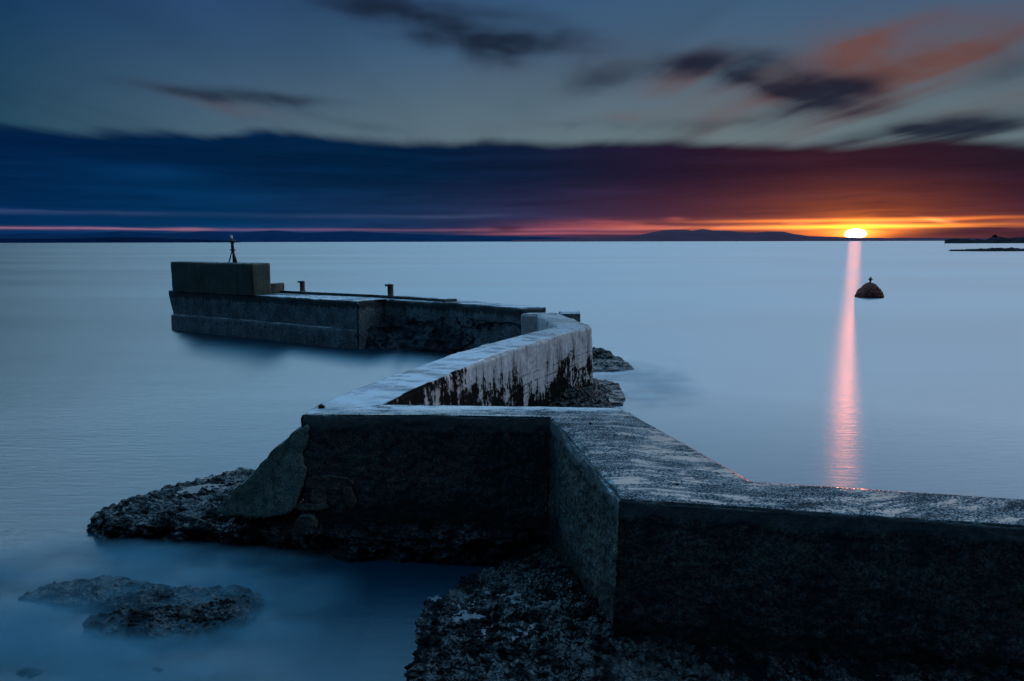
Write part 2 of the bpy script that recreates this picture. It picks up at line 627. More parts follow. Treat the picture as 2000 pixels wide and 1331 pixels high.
# ----------------------------------------------------------------------------
# materials
# ----------------------------------------------------------------------------
def new_mat(name):
    m = bpy.data.materials.new(name)
    m.use_nodes = True
    t = m.node_tree
    t.nodes.clear()
    out = t.nodes.new('ShaderNodeOutputMaterial')
    geo = t.nodes.new('ShaderNodeNewGeometry')
    return m, t, out, X(t, geo.outputs['Position']), X(t, geo.outputs['Normal'])


def principled(t, out, col, rough, normal=None, spec=.5, metal=0.0, coat=None):
    b = t.nodes.new('ShaderNodeBsdfPrincipled')
    put(t, b.inputs['Base Color'], col)
    put(t, b.inputs['Roughness'], rough)
    put(t, b.inputs['Metallic'], metal)
    put(t, b.inputs['Specular IOR Level'], spec)
    if normal is not None:
        t.links.new(normal.s, b.inputs['Normal'])
    t.links.new(b.outputs[0], out.inputs[0])
    return b


def mat_concrete(name, side_dark, side_light, top_col, wet=.5, streak_vec=(1.4, 6.2, 1.0), pebble=.02, lichen=(.05, .06, .03), top_film=(.26, .5), coping=None, drip=None, frost_sheen=None):
    m, t, out, P, N = new_mat(name)
    x, y, z = sep(t, P)
    nx, ny, nz = sep(t, N)
    top = nz.step(.6, .85)
    big = noise(t, P, 1.3, 5, .6)
    mid = noise(t, P, 7, 5, .65)
    fine = noise(t, P, 55, 3, .6)
    col = cmix(t, (big * .6 + mid * .5).step(.38, .72), side_dark, side_light)
    col = cmix(t, noise(t, P, 2.6, 5, .7).step(.52, .70, 0, .7), col, lichen)
    agg = noise(t, P, .55 / pebble, 3, .75)
    col = cscale(t, col, agg.step(.36, .66, .25, 2.1))
    vs_ = noise(t, vscale(t, P, (5, 5, .35)), 1.0, 4, .6)
    col = cmix(t, vs_.step(.5, .72, 0, .6), col, cscale(t, side_dark, .45))
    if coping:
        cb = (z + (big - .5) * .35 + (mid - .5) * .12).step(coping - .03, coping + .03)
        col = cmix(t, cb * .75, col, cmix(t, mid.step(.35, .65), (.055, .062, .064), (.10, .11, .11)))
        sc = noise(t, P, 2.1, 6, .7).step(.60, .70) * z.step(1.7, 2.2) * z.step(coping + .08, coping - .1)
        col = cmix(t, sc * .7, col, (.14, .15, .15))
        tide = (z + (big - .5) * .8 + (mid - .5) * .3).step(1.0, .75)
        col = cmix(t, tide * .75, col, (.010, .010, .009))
    if drip:
        db = (z + (vs_ - .5) * .9 + (mid - .5) * .25).step(drip - .05, drip + .08)
        col = cmix(t, db * .8, col, (.016, .017, .014))
    # puddles and wet films, drawn out across the wall by the brush marks of the screed
    arc = (x - 1.9).max(0.0)
    warp = noise(t, P, .8, 2, .5)
    sweep = y - arc * arc * .10 + arc * .36 + (warp - .5) * .22
    PW = vec(t, x, sweep, z)
    st = noise(t, vscale(t, PW, streak_vec), 1.0, 5, .68)
    iso = noise(t, P, 2.6, 7, .72)
    grain = noise(t, P, 38, 3, .7)
    patchy = noise(t, P, .9, 2, .5)
    base_f = st * .55 + iso * .27 + patchy * .18
    film = (base_f + (grain - .5) * .22 + (fine - .5) * .08).step(.60 - wet * .08, .64 - wet * .08)
    damp_sheen = (base_f * 1.1 + (grain - .5) * 1.25 - .05).step(.44, .58)
    tcol = cmix(t, damp_sheen, cscale(t, top_col, .40), cscale(t, top_col, 2.2))  # damp grains, their wet sheen also painted in as paler colour
    tcol = cmix(t, film, tcol, cscale(t, top_col, .7))
    if frost_sheen:
        fz = (base_f + (grain - .5) * .30 + (fine - .5) * .12).step(frost_sheen[0], frost_sheen[0] + .07) * y.step(frost_sheen[1], frost_sheen[1] + 1.0)
        tcol = cmix(t, fz, tcol, (.46, .45, .46))  # pale frost; on the long wall top it paints the film's sky sheen
    col = cmix(t, top, col, tcol)
    trough = cmix(t, film, damp_sheen.step(0, 1, .85, .34), (top_film[0],) * 3)
    r1 = sep(t, trough)[0]
    rough = (mid.step(.35, .7, .55, .85)) * (1.0 - top) + r1 * top
    vor = voronoi(t, P, 1 / (pebble * 2.2))
    h = vor * -.6 + fine * .8 + (mid * .8 + (1.0 - top) * 0.0) * (1.0 - top) + grain * top * .7
    amt = (1.0 - top) * .75 + top * (1.0 - film) * .8
    nrm = bump(t, h, amt, pebble)
    principled(t, out, col, rough, nrm, spec=(1.0 - top) * .35 + top * (film * .45 + damp_sheen * .45 + .04).min(.75))
    return m


m_wall = mat_concrete('weathered_concrete', (.020, .022, .020), (.075, .078, .070), (.052, .061, .068), wet=.95, coping=2.37, frost_sheen=(.44, 12.6))
m_pier = mat_concrete('pier_concrete', (.06, .068, .068), (.20, .22, .22), (.17, .18, .20), wet=.3, streak_vec=(.25, 1.6, 1), pebble=.03, drip=2.25, frost_sheen=(.46, 20.0))
m_block = mat_concrete('block_concrete', (.030, .034, .024), (.075, .078, .052), (.05, .055, .06), wet=.3, pebble=.02, lichen=(.03, .042, .014))


def mat_pale():
    """board-marked pale concrete with black weed and rust runs"""
    m, t, out, P, N = new_mat('pale_stained_concrete')
    x, y, z = sep(t, P)
    nx, ny, nz = sep(t, N)
    top = nz.step(.6, .85)
    # along-wall coordinate
    s = x * .42 + y * .907
    W = vec(t, s, z, 0.0)
    big = noise(t, vscale(t, W, (.55, .8, 1)), 1.0, 5, .62)
    run = noise(t, vscale(t, W, (3.2, .35, 1)), 1.0, 5, .65)
    mid = noise(t, P, 6, 5, .65)
    fine = noise(t, P, 45, 3, .6)
    col = cmix(t, mid.step(.3, .7), (.46, .37, .345), (.76, .62, .58))
    col = cmix(t, run.step(.50, .66, 0, .75), col, (.12, .085, .075))
    col = cmix(t, noise(t, vscale(t, W, (1.1, .5, 1)), 1.0, 4, .6).step(.60, .72, 0, .4), col, (.38, .23, .17))
    low = z.step(2.4, .5, 0, 1)
    near = s.step(20, 12, 0, 1) + s.step(15.5, 12.5, 0, .2)
    k = big * .48 + run * .30 + mid * .32 + low * .17 + near * .15
    weed = k.step(.64, .69)
    col = cmix(t, weed, col, (.008, .0075, .006))
    br = t.nodes.new('ShaderNodeTexBrick')
    WB = vec(t, s, z + (big - .5) * .12 + (mid - .5) * .05, 0.0)
    t.links.new(WB.s, br.inputs['Vector'])
    br.inputs['Scale'].default_value = 1.0
    br.inputs['Brick Width'].default_value = 1.7
    br.inputs['Row Height'].default_value = .29
    br.inputs['Mortar Size'].default_value = .018
    br.inputs['Mortar Smooth'].default_value = .3
    crack = X(t, br.outputs['Fac']) * noise(t, P, 1.7, 4, .6).step(.44, .56) * z.step(2.0, 1.5)
    col = cmix(t, crack * .85, col, (.03, .026, .022))
    warp = noise(t, P, .9, 2, .5, color=True)
    st = noise(t, vscale(t, P, (.8, 1.3, 1)), 1.0, 5, .65)
    film = (st * .8 + fine * .2).step(.50, .60)
    tcol = cmix(t, (st * .75 + fine * .25).step(.42, .60), (.022, .028, .032), (.17, .19, .22))
    fn_ = noise(t, vscale(t, W, (.7, .7, 1)), 1.0, 5, .6) * .6 + st * .3 + (fine - .5) * .12
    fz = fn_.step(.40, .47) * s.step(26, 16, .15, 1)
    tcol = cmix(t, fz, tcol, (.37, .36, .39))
    col = cmix(t, top, col, tcol)
    rough = (1.0 - top) * .8 + top * film.step(0, 1, .50, .16)
    h = fine * .6 + mid * 1.2 + crack * -1.4 + weed * .5 + noise(t, vscale(t, W, (9, .4, 1)), 1.0, 3, .6) * .8
    nrm = bump(t, h, (1.0 - top) * .9 + top * (1.0 - film) * .35, .03)
    b_ = principled(t, out, col, rough, nrm, spec=.5)
    df = t.nodes.new('ShaderNodeBsdfDiffuse')
    put(t, df.inputs['Color'], col)
    t.links.new(nrm.s, df.inputs['Normal'])
    mx = t.nodes.new('ShaderNodeMixShader')
    put(t, mx.inputs[0], top * .9 + .1)
    t.links.new(df.outputs[0], mx.inputs[1])
    t.links.new(b_.outputs[0], mx.inputs[2])
    t.links.new(mx.outputs[0], out.inputs[0])
    return m


m_pale = mat_pale()


def mat_rock(name, dark, light, rough=(.28, .6), scale=1.0, weed=None, spec=.55):
    m, t, out, P, N = new_mat(name)
    nx, ny, nz = sep(t, N)
    big = noise(t, P, 1.6 * scale, 5, .6)
    mid = noise(t, P, 9 * scale, 5, .65)
    fine = noise(t, P, 60 * scale, 3, .6)
    wp = noise(t, P, 5 * scale, 3, .6, color=True)
    wv = t.nodes.new('ShaderNodeVectorMath'); wv.operation = 'MULTIPLY_ADD'
    t.links.new(wp.s, wv.inputs[0]); wv.inputs[1].default_value = (.14 / scale,) * 3; t.links.new(P.s, wv.inputs[2])
    PW = X(t, wv.outputs[0])
    v1, v2 = voronoi(t, PW, 7.5 * scale), voronoi(t, PW, 17 * scale)
    patch = noise(t, P, 2.2 * scale, 3, .5).step(.42, .6)
    vor = v1 * (patch * .7 + .3) + v2 * (1.0 - patch * .5)
    col = cmix(t, (big * .5 + mid * .5).step(.35, .7), dark, light)
    if weed:
        col = cmix(t, noise(t, P, 3.5, 4, .6).step(.45, .6), col, weed)
    rg = mid.step(.35, .65, rough[0], rough[1])
    wetn = (noise(t, P, 3.1 * scale, 6, .75) + (big - .5) * .5).step(.43, .57)       # wet facets among dull ones
    nrm = bump(t, vor * -1.0 + mid * .8 + fine * .3, 1.0, .055 / scale)
    principled(t, out, col, cmix(t, wetn, vec(t, .55, .55, .55), rg), nrm, spec=wetn.step(0, 1, .05, spec))
    return m


m_rock = mat_rock('wet_dark_rock', (.002, .003, .004), (.007, .010, .013), (.16, .36))
m_weed = mat_rock('weedy_rock', (.004, .0036, .003), (.014, .011, .009), (.30, .5), 1.3, weed=(.005, .004, .003))
m_apron = mat_rock('pitched_stone', (.020, .026, .032), (.062, .075, .092), (.4, .7), .8, spec=.5)

# ----------------------------------------------------------------------------
# the sea
# ----------------------------------------------------------------------------
def mat_water():
    m, t, out, P, N = new_mat('sea_water')
    x, y, z = sep(t, P)
    dist = ((x * x + y * y)._m('SQRT')).max(1.0)
    # faint level slicks far out, fine ripples close in
    slick = noise(t, vscale(t, P, (.004, .022, 1)), 1.0, 5, .62)
    ripple = noise(t, vscale(t, P, (1.1, 6.0, 1)), 1.0, 4, .65, .4)
    swell = noise(t, vscale(t, P, (.12, .5, 1)), 1.0, 3, .55)
    nrm = bump(t, ripple * .55 + swell * .5, dist.step(9, 24, .05, .26, False) * dist.step(30, 100, 1, 0, False), .10)
    gl = t.nodes.new('ShaderNodeBsdfGlossy')
    gl.distribution = 'BECKMANN'
    put(t, gl.inputs['Color'], (1, 1, 1))
    put(t, gl.inputs['Roughness'], slick.step(.35, .65, -.012, .012) + dist._m('LOGARITHM', 2.71828).step(2.4, 4.6, .315, .365, False))
    t.links.new(nrm.s, gl.inputs['Normal'])
    gl.inputs['Anisotropy'].default_value = .50
    t.links.new(vec(t, math.cos(math.radians(21)), -math.sin(math.radians(21)), 0.0).s, gl.inputs['Tangent'])
    df = t.nodes.new('ShaderNodeBsdfDiffuse')
    put(t, df.inputs['Color'], (.001, .023, .042))
    fr = t.nodes.new('ShaderNodeFresnel')
    fr.inputs['IOR'].default_value = 1.40
    f = X(t, fr.outputs[0])
    mx = t.nodes.new('ShaderNodeMixShader')
    put(t, mx.inputs[0], f.min(.305))
    t.links.new(df.outputs[0], mx.inputs[1])
    t.links.new(gl.outputs[0], mx.inputs[2])
    t.links.new(mx.outputs[0], out.inputs[0])
    return m


m_water = mat_water()
# one sheet, finer near, reaching the horizon
rad = [0.0, 30, 90, 300, 1000, 4000, 15000, 60000]
WV, WF = [(0, 0, 0)], []
NA = 96
for r_ in rad[1:]:
    for a in range(NA):
        WV.append((r_ * math.cos(2 * math.pi * a / NA), r_ * math.sin(2 * math.pi * a / NA), 0))
for a in range(NA):
    WF.append([0, 1 + a, 1 + (a + 1) % NA])
for k in range(len(rad) - 2):
    for a in range(NA):
        i0, j0 = 1 + k * NA, 1 + (k + 1) * NA
        WF.append([i0 + a, j0 + a, j0 + (a + 1) % NA, i0 + (a + 1) % NA])
tag(link_mesh('sea', WV, WF, m_water, smooth=False), kind='structure')

# ----------------------------------------------------------------------------
# far hills, headland
# ----------------------------------------------------------------------------
def mat_plain(name, col, rough=.9, var=.3, scale=1.0, metal=0.0, spec=0.0):
    m, t, out, P, N = new_mat(name)
    n = noise(t, P, scale, 4, .6)
    c = cmix(t, n.step(.35, .65), cscale(t, col, 1 - var), cscale(t, col, 1 + var))
    principled(t, out, c, rough, bump(t, n, .3, .3 / scale), metal=metal, spec=spec)
    return m


m_hill = mat_plain('far_hill_hazed', (.080, .042, .062), 1.0, .08, .002)  # purple of the distance haze painted into the hill colour
m_shore = mat_plain('far_shore_hazed', (.002, .012, .034), 1.0, .15, .004)  # blue distance haze painted into the shore colour
m_fells = mat_plain('far_fells_hazed', (.007, .028, .070), 1.0, .08, .002)  # base colour carries the blue haze over the fells
m_head = mat_plain('headland_rock', (.02, .018, .02), .95, .3, .05)


def ridge(name, pts, dist, depth, mat, seed=0, rough=.5):
    """a range of hills whose skyline passes through pixel points, at a given distance"""
    xs, zs = [], []
    for px, py in pts:
        X3 = at_d(px, py, dist)
        xs.append(X3[0]); zs.append(max(X3[2], 0))
    n = 260
    gx = np.linspace(xs[0], xs[-1], n)
    gz = np.interp(gx, xs, zs)
    px_m = dist / FPX
    q = np.stack([gx, np.zeros(n), np.zeros(n)], 1)
    gz = np.maximum(gz + fbm(q, 1 / (px_m * 26), 4, .55, seed) * px_m * rough * np.clip(gz / (px_m * 2), 0, 1) * 2, -px_m * .2)
    prof = [(-1, 0.0), (-.75, .28), (-.5, .55), (-.25, .82), (0, 1.0), (.3, .7), (1, 0.0)]
    V = []
    for k, (v, h) in enumerate(prof):
        for i in range(n):
            V.append((gx[i] * (1 + v * depth / dist), dist + v * depth, gz[i] * h - (2 if abs(v) == 1 else 0)))
    F = [[k * n + i, k * n + i + 1, (k + 1) * n + i + 1, (k + 1) * n + i] for k in range(len(prof) - 1) for i in range(n - 1)]
    return tag(link_mesh(name, V, F, mat), kind='structure')


ridge('hills', [(1000, 469), (1090, 467), (1170, 465), (1235, 461), (1262, 457), (1280, 453), (1300, 450), (1318, 448.5), (1340, 449), (1352, 451), (1362, 449.5), (1374, 448), (1392, 450.5), (1420, 451.5), (1450, 453.5), (1480, 454),
                (1500, 452.5), (1530, 453.5), (1552, 457), (1580, 461), (1640, 464), (1720, 465), (1820, 464.5), (1900, 465), (2060, 466)], 16000, 1500, m_hill, 3, .5)
ridge('far_shore_hills', [(-120, 457), (0, 458), (60, 455), (150, 457), (240, 452), (330, 456), (400, 452), (470, 454), (540, 450.5), (600, 455), (680, 452), (720, 453), (800, 458), (900, 460), (980, 462), (1080, 464), (1200, 467), (1300, 469)], 22000, 1800, m_fells, 5, .5)
ridge('far_shore', [(-150, 466), (0, 466), (100, 467), (180, 465), (240, 463.5), (280, 464.5), (330, 466.5), (420, 469), (470, 472)], 9000, 600, m_shore, 8, .3)
ridge('headland', [(1845, 470), (1852, 468), (1870, 466.5), (1893, 467), (1900, 469), (1910, 467), (1925, 469), (1932, 466), (1938, 463.5), (1950, 464), (1975, 465.5), (1990, 463), (2010, 462), (2060, 460), (2200, 452)], 1500, 60, m_head, 11, .9)

# ruined tower on the headland
tx, ty, tz = at_d(1943, 464, 1500)
u = 1500 / FPX
tower = empty('ruined_tower', (tx, ty, tz - 3), 'small dark ruined tower on the low headland right of the sun', 'tower')
V, F, sd_ = strip_wall([(tx - 3.2 * u, ty - 4), (tx - 3.2 * u, ty + 4)], [(tx + 2.2 * u, ty - 4), (tx + 2.2 * u, ty + 4)], tz + 3.2 * u, tz - 4, 1, 1, 1.0, (True, True))
link_mesh('tower_wall', V, orient(V, F), m_head, tower, False)
V, F, sd_ = strip_wall([(tx - 1.6 * u, ty - 2.5), (tx - 1.6 * u, ty + 2.5)], [(tx + 2.2 * u - .8, ty - 2.5), (tx + 2.2 * u - .8, ty + 2.5)], tz + 5.0 * u, tz + 3.1 * u, 0, 0, 1.0, (True, True))
link_mesh('turret', V, orient(V, F), m_head, tower, False)

# ----------------------------------------------------------------------------
# the zigzag breakwater wall
# ----------------------------------------------------------------------------
ZT = 2.61
def T(*pts, z=ZT):
    return [at_z(px, py, z) for px, py in pts]


YC = at_z(1210, 975.5, ZT)[1] + .5
def lift(y):
    return np.clip((y - YC) * .024, -.05, .11)


def sheen_tilt(V):
    # tilt added so the wall tops mirror higher sky and miss the low sun
    V[:, 2] += np.clip((V[:, 2] - 1.0) / 1.6, 0, 1) * lift(V[:, 1])
    return V


def TW(*pts):
    r = []
    for px, py in pts:
        z = ZT
        for _ in range(6):
            p = at_z(px, py, z)
            z = ZT + float(lift(p[1]))
        r.append(p)
    return r


breakwater = empty('breakwater_wall', (*at_z(1075, 815, 0), 0), 'zigzag concrete sea wall with wet flat top leading from the foreground to the far pier', 'sea wall')
BW = dict(band=(.24, .022))
# nearest length, running out of the frame to the right
L1 = TW((2420, 1056), (2000, 1028), (1600, 1001.5), (1210, 975.5))
R1 = TW((2420, 1003), (2000, 975), (1700, 955), (1470, 940))
concrete('wall_section', breakwater, m_wall, L1, R1, ZT, -.3, .10, .15, .028, (False, False), .016, .05, seed=1, post=sheen_tilt, **BW)
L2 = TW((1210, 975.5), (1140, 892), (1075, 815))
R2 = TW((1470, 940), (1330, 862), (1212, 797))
o = concrete('wall_section', breakwater, m_wall, L2, R2, ZT, -.3, .10, .15, .028, (False, False), .016, .05, seed=2, lip=.075, post=sheen_tilt, **BW)
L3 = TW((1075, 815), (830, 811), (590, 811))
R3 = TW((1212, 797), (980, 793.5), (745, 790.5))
concrete('wall_section', breakwater, m_wall, L3, R3, ZT, -.6, .10, .10, .035, (False, False), .016, .03, seed=3, lip=.02, post=sheen_tilt, **BW)
L4 = TW((590, 811), (625, 789), (693, 760), (800, 722), (880, 693), (960, 670), (1020, 654), (1089, 638))
R4 = TW((745, 790.5), (795, 768), (850, 743), (930, 708), (1000, 683), (1060, 664), (1110, 650), (1155, 637))
o = concrete('wall_section', breakwater, m_pale, L4, R4, ZT, -.5, .12, .14, .07, (False, False), .012, .04, seed=4, wave=.05, post=sheen_tilt)
o['label'] = 'pale wall section with black weed stains and rust runs'
L5 = TW((1089, 638), (1050, 614.5), (1018, 613.5))
R5 = TW((1155, 637), (1087, 610.5), (1030, 611.2))
concrete('wall_section', breakwater, m_pale, L5, R5, ZT, .4, .08, .1, .08, (False, True), .012, .05, seed=5, wave=.04, post=sheen_tilt)
# plinth course under the long face
pl0, pl1 = at_z(1068, 1036, .42), at_z(560, 1002, .42)
concrete('plinth', breakwater, m_wall, [pl0, pl1], [(pl0[0], pl0[1] + .6), (pl1[0], pl1[1] + .6)], .42, -.6, .1, .0, .035, (False, True), .03, .05, seed=6, wave=.06)


# rendered buttress flaring from the far end of the long face, and patches of old render
fa, fb = Vector(L3[-1]), Vector(L3[0])
fdir = (fb - fa).normalized()
fnrm = Vector((fdir.y, -fdir.x))
if fnrm.y > 0:
    fnrm = -fnrm
def on_face(px, py, off=.0):
    v = ray(px, py)
    p0 = fa + fnrm * off
    t = (p0.x * fnrm.x + p0.y * fnrm.y) / (v.x * fnrm.x + v.y * fnrm.y)
    return np.array((v.x * t, v.y * t, H + v.z * t))


def face_sheet(name, mat, pts, off, depth, res=.035, jag=.02, seed=0, smooth_pts=0, top_back=0.0):
    """a slab lying in the plane of the long face: outline by its corner points, real thickness"""
    for _ in range(2):        # round the corners of the outline
        q_ = np.array(pts, float)
        nx_ = np.roll(q_, -1, 0)
        pts = np.stack([q_ * .75 + nx_ * .25, q_ * .25 + nx_ * .75], 1).reshape(-1, 2)
    P3 = np.array([on_face(px, py, off) for px, py in pts])
    per = np.linalg.norm(np.diff(np.concatenate([P3, P3[:1]]), axis=0), axis=1).sum()
    n = int(per / res)
    Q = poly_resample(np.concatenate([P3, P3[:1]]), n + 1)[:-1]
    along = np.array((fdir.x, fdir.y, 0)); up = np.array((0, 0, 1.0)); nn = np.array((fnrm.x, fnrm.y, 0))
    Q = Q + along * (fbm(Q, 5, 4, .6, seed) * jag * 2)[:, None] + up * (fbm(Q, 5, 4, .6, seed + 5) * jag * 2)[:, None]
    c = Q.mean(0)
    rr = 14
    V = []
    for k in range(3):
        V.append(Q - nn * depth * (1 - k / 3.0))
    for k in range(rr):
        V.append(c + (Q - c) * (1 - k / rr))
    V = np.concatenate(V)
    V[:] += nn * (fbm(V, 2.5, 5, .6, seed + 9) * .045)[:, None]
    m_ = 3 + rr
    i = np.arange(m_ - 1)[:, None] * n
    j = np.arange(n)[None, :]
    F = np.stack([i + j, i + (j + 1) % n, i + n + (j + 1) % n, i + n + j], -1).reshape(-1, 4).tolist()
    F.append([(m_ - 1) * n + k for k in range(n)])
    fn = np.cross(V[F[0][2]] - V[F[0][0]], V[F[0][3]] - V[F[0][1]])
    out_ = V[F[0]].mean(0) - (c - nn * depth)
    if fn @ out_ < 0:
        F = [f[::-1] for f in F]
    return link_mesh(name, V, F, mat, breakwater)


m_render = mat_concrete('old_render', (.065, .082, .066), (.19, .215, .175), (.06, .07, .08), wet=.3, pebble=.012, lichen=(.12, .14, .10))
m_brown = mat_concrete('brown_render', (.05, .045, .03), (.13, .11, .075), (.06, .07, .08), wet=.3, pebble=.015, lichen=(.03, .03, .018))
face_sheet('buttress', m_render, [(606, 828), (588, 834), (566, 850), (540, 872), (515, 900), (490, 930), (462, 956), (418, 998), (430, 1008), (500, 1012), (572, 1004), (580, 972), (602, 925), (586, 892), (596, 868)], .05, 1.0, jag=.03, seed=3)
face_sheet('render_patch', m_brown, [(596, 933), (640, 929), (688, 936), (690, 955), (640, 957), (600, 956)], .030, .10, jag=.02, seed=8)
face_sheet('render_patch', m_brown, [(608, 950), (636, 950), (641, 992), (604, 990)], .034, .10, jag=.02, seed=9)
face_sheet('render_patch', m_brown, [(668, 950), (689, 950), (695, 997), (674, 992)], .034, .10, jag=.02, seed=10)
face_sheet('render_patch', m_brown, [(570, 985), (640, 984), (645, 997), (574, 999)], .038, .10, jag=.02, seed=11)
face_sheet('render_patch', m_brown, [(570, 1010), (616, 1006), (620, 1078), (572, 1084)], .16, .25, jag=.03, seed=12)


# ----------------------------------------------------------------------------
# the pier beyond
# ----------------------------------------------------------------------------
ZD = 2.72
pier = empty('pier', (*at_z(700, 600, 0), 0), 'low concrete pier standing in calm water behind the zigzag wall', 'pier')
near_d = T((329, 567.5), (500, 577), (697, 588.5), z=ZD)
far_d = T((345, 559.5), (540, 567), (790, 578.5), z=ZD)
def pier_prof(z):
    return -(1 - z) * 1.0 if z > .001 else -1.0
pe = np.array(near_d[0]); pdir = np.array(near_d[1]) - pe; pdir /= np.linalg.norm(pdir)
def flare(V):
    # the outer end leans outward towards its top
    t = np.clip((V[:, :2] - pe) @ pdir / 1.5, 0, 1)
    V[:, :2] += pdir * ((1 - t) * np.clip((2.45 - V[:, 2]) / 1.35, 0, 1.1) * .40)[:, None]
    return V
concrete('pier_head', pier, m_pier, far_d, near_d, ZD, -.6, 0, -.12, .12, (True, True), .02, .05, seed=11, wave=.06, warp=flare)
# lower course
pn = np.array((-pdir[1], pdir[0])); pn = pn if pn[1] < 0 else -pn
nl = [tuple(np.array(p) + pn * .16 + pdir * o_) for p, o_ in zip(near_d, (.36, 0, -.05))]
fl_ = [tuple(np.array(p) - pn * 3.0) for p in nl]
concrete('lower_course', pier, m_pier, fl_, nl, 1.12, -.6, 0, .05, .12, (True, True), .02, .06, seed=12, wave=.05)
# the inner length running to the zigzag wall
n2 = T((697, 588.5), (750, 584.5), (890, 592), (1017, 602.5), z=ZD)
f2 = T((790, 578.5), (830, 580.5), (930, 588.5), (1066, 600), z=ZD)
concrete('pier_arm', pier, m_pier, f2, n2, ZD, -.6, .1, .04, .12, (True, True), .02, .06, seed=13, wave=.06)
s0, s1 = at_z(560, 568, ZD), at_z(893, 584, ZD + .1)
q0, q1 = T((610, 574), (868, 588.5), z=ZD + .1)
concrete('raised_slab', pier, m_pier, T((540, 567.3), (700, 574.5), (893, 583), z=ZD + .16), T((600, 570.4), (730, 576), (868, 584.6), z=ZD + .16), ZD + .16, ZD - .2, 0, 0, .12, (True, True), .01, .05, seed=14)

# steep pitched-stone apron under the arm
ap_t = T((716, 612), (760, 610), (880, 618), (1020, 634), (1120, 646), z=1.95)
ap_b = T((700, 684), (790, 690), (920, 696), (1120, 702), z=-.1)
def apron():
    n, k = 150, 40
    A, B = poly_resample(ap_t, n), poly_resample(ap_b, n)
    V = []
    for j in range(k):
        f = j / (k - 1)
        zz_ = -.1 + (1.95 + .1) * f
        b = B + (A - B) * f
        V.append(np.concatenate([b, np.full((n, 1), zz_)], 1))
    V = np.concatenate(V)
    F = np.array([[j * n + i, j * n + i + 1, (j + 1) * n + i + 1, (j + 1) * n + i] for j in range(k - 1) for i in range(n - 1)])
    N = normals(V, F)
    if N[:, 2].mean() < 0:
        F = F[:, ::-1]; N = -N
    d1, d2 = worley(V, 1 / .45, 3)
    cr = np.abs(fbm(V * np.array([.35, .35, 1]), 1.0, 4, .55, 77))
    V = V + N * (fbm(V, .8, 6, .62, 60) * .30 + (.4 - d1) * .10 + fbm(V, 5, 4, .6, 61) * .08 - np.clip(.05 - cr, 0, 1) * 5)[:, None]
    return link_mesh('stone_apron', V, F, m_apron, pier)
apron()

# big concrete block on the pier head
ZB = 4.70
bf0, bf1 = T((337, 568.5), (495, 577.2), z=ZD)
bdir = Vector((bf1[0] - bf0[0], bf1[1] - bf0[1])).normalized()
br1 = T((530, 574.6), z=ZD)[0]
bdep = Vector((br1[0] - bf1[0], br1[1] - bf1[1]))
block = empty('concrete_block', (*bf0, ZD), 'big square concrete block on the end of the pier under the beacon light', 'block')
concrete('block_body', block, m_block, [(bf0[0] + bdep.x, bf0[1] + bdep.y), br1], [bf0, bf1], ZB, ZD - .02, 0, 0, .12, (True, True), .012, .03, seed=21, wave=.03)
st0, st1 = T((528, 574.5), (540, 573.6), z=ZD)
concrete('step', block, m_block, [(st0[0] + .3, st0[1] + .7), (st1[0] + .3, st1[1] + .7)], [st0, st1], ZD + .66, ZD - .02, 0, 0, .08, (True, True), .01, .04, seed=22)

# ----------------------------------------------------------------------------
# metal things
# ----------------------------------------------------------------------------
def mat_iron(name, c1, c2, rough=.75):
    m, t, out, P, N = new_mat(name)
    n = noise(t, P, 9, 5, .65)
    f = noise(t, P, 50, 3, .6)
    principled(t, out, cmix(t, n.step(.4, .62), c1, c2), rough, bump(t, n + f * .5, .5, .01))
    return m


m_rust = mat_iron('rusty_iron', (.045, .020, .015), (.11, .045, .032))
m_black = mat_iron('black_painted_steel', (.012, .011, .012), (.03, .022, .02), .5)
m_glass, t_, out_, P_, N_ = new_mat('lantern_glass')
principled(t_, out_, (.55, .65, .68), .08)


def lathe(rings, n=24, center=(0, 0)):
    """rings: (radius, z); closed at both ends"""
    V, F = [], []
    for r, z in rings:
        for a in range(n):
            V.append((center[0] + r * math.cos(2 * math.pi * a / n), center[1] + r * math.sin(2 * math.pi * a / n), z))
    for k in range(len(rings) - 1):
        for a in range(n):
            F.append([k * n + a, k * n + (a + 1) % n, (k + 1) * n + (a + 1) % n, (k + 1) * n + a])
    F.append(list(range(n))[::-1])
    F.append([(len(rings) - 1) * n + a for a in range(n)])
    return V, F


def tube(p, q, r0, r1, n=12):
    p, q = Vector(p), Vector(q)
    d = (q - p).normalized()
    a = d.orthogonal().normalized()
    b = d.cross(a)
    V = []
    for c, r in ((p, r0), (q, r1)):
        for k in range(n):
            w = 2 * math.pi * k / n
            V.append(tuple(c + a * math.cos(w) * r + b * math.sin(w) * r))
    F = [[k, (k + 1) % n, n + (k + 1) % n, n + k] for k in range(n)]
    F += [list(range(n))[::-1], [n + k for k in range(n)]]
    return V, F


def merge(*parts):
    V, F = [], []
    for v, f in parts:
        b = len(V)
        V += list(v)
        F += [[i + b for i in q] for q in f]
    return V, F


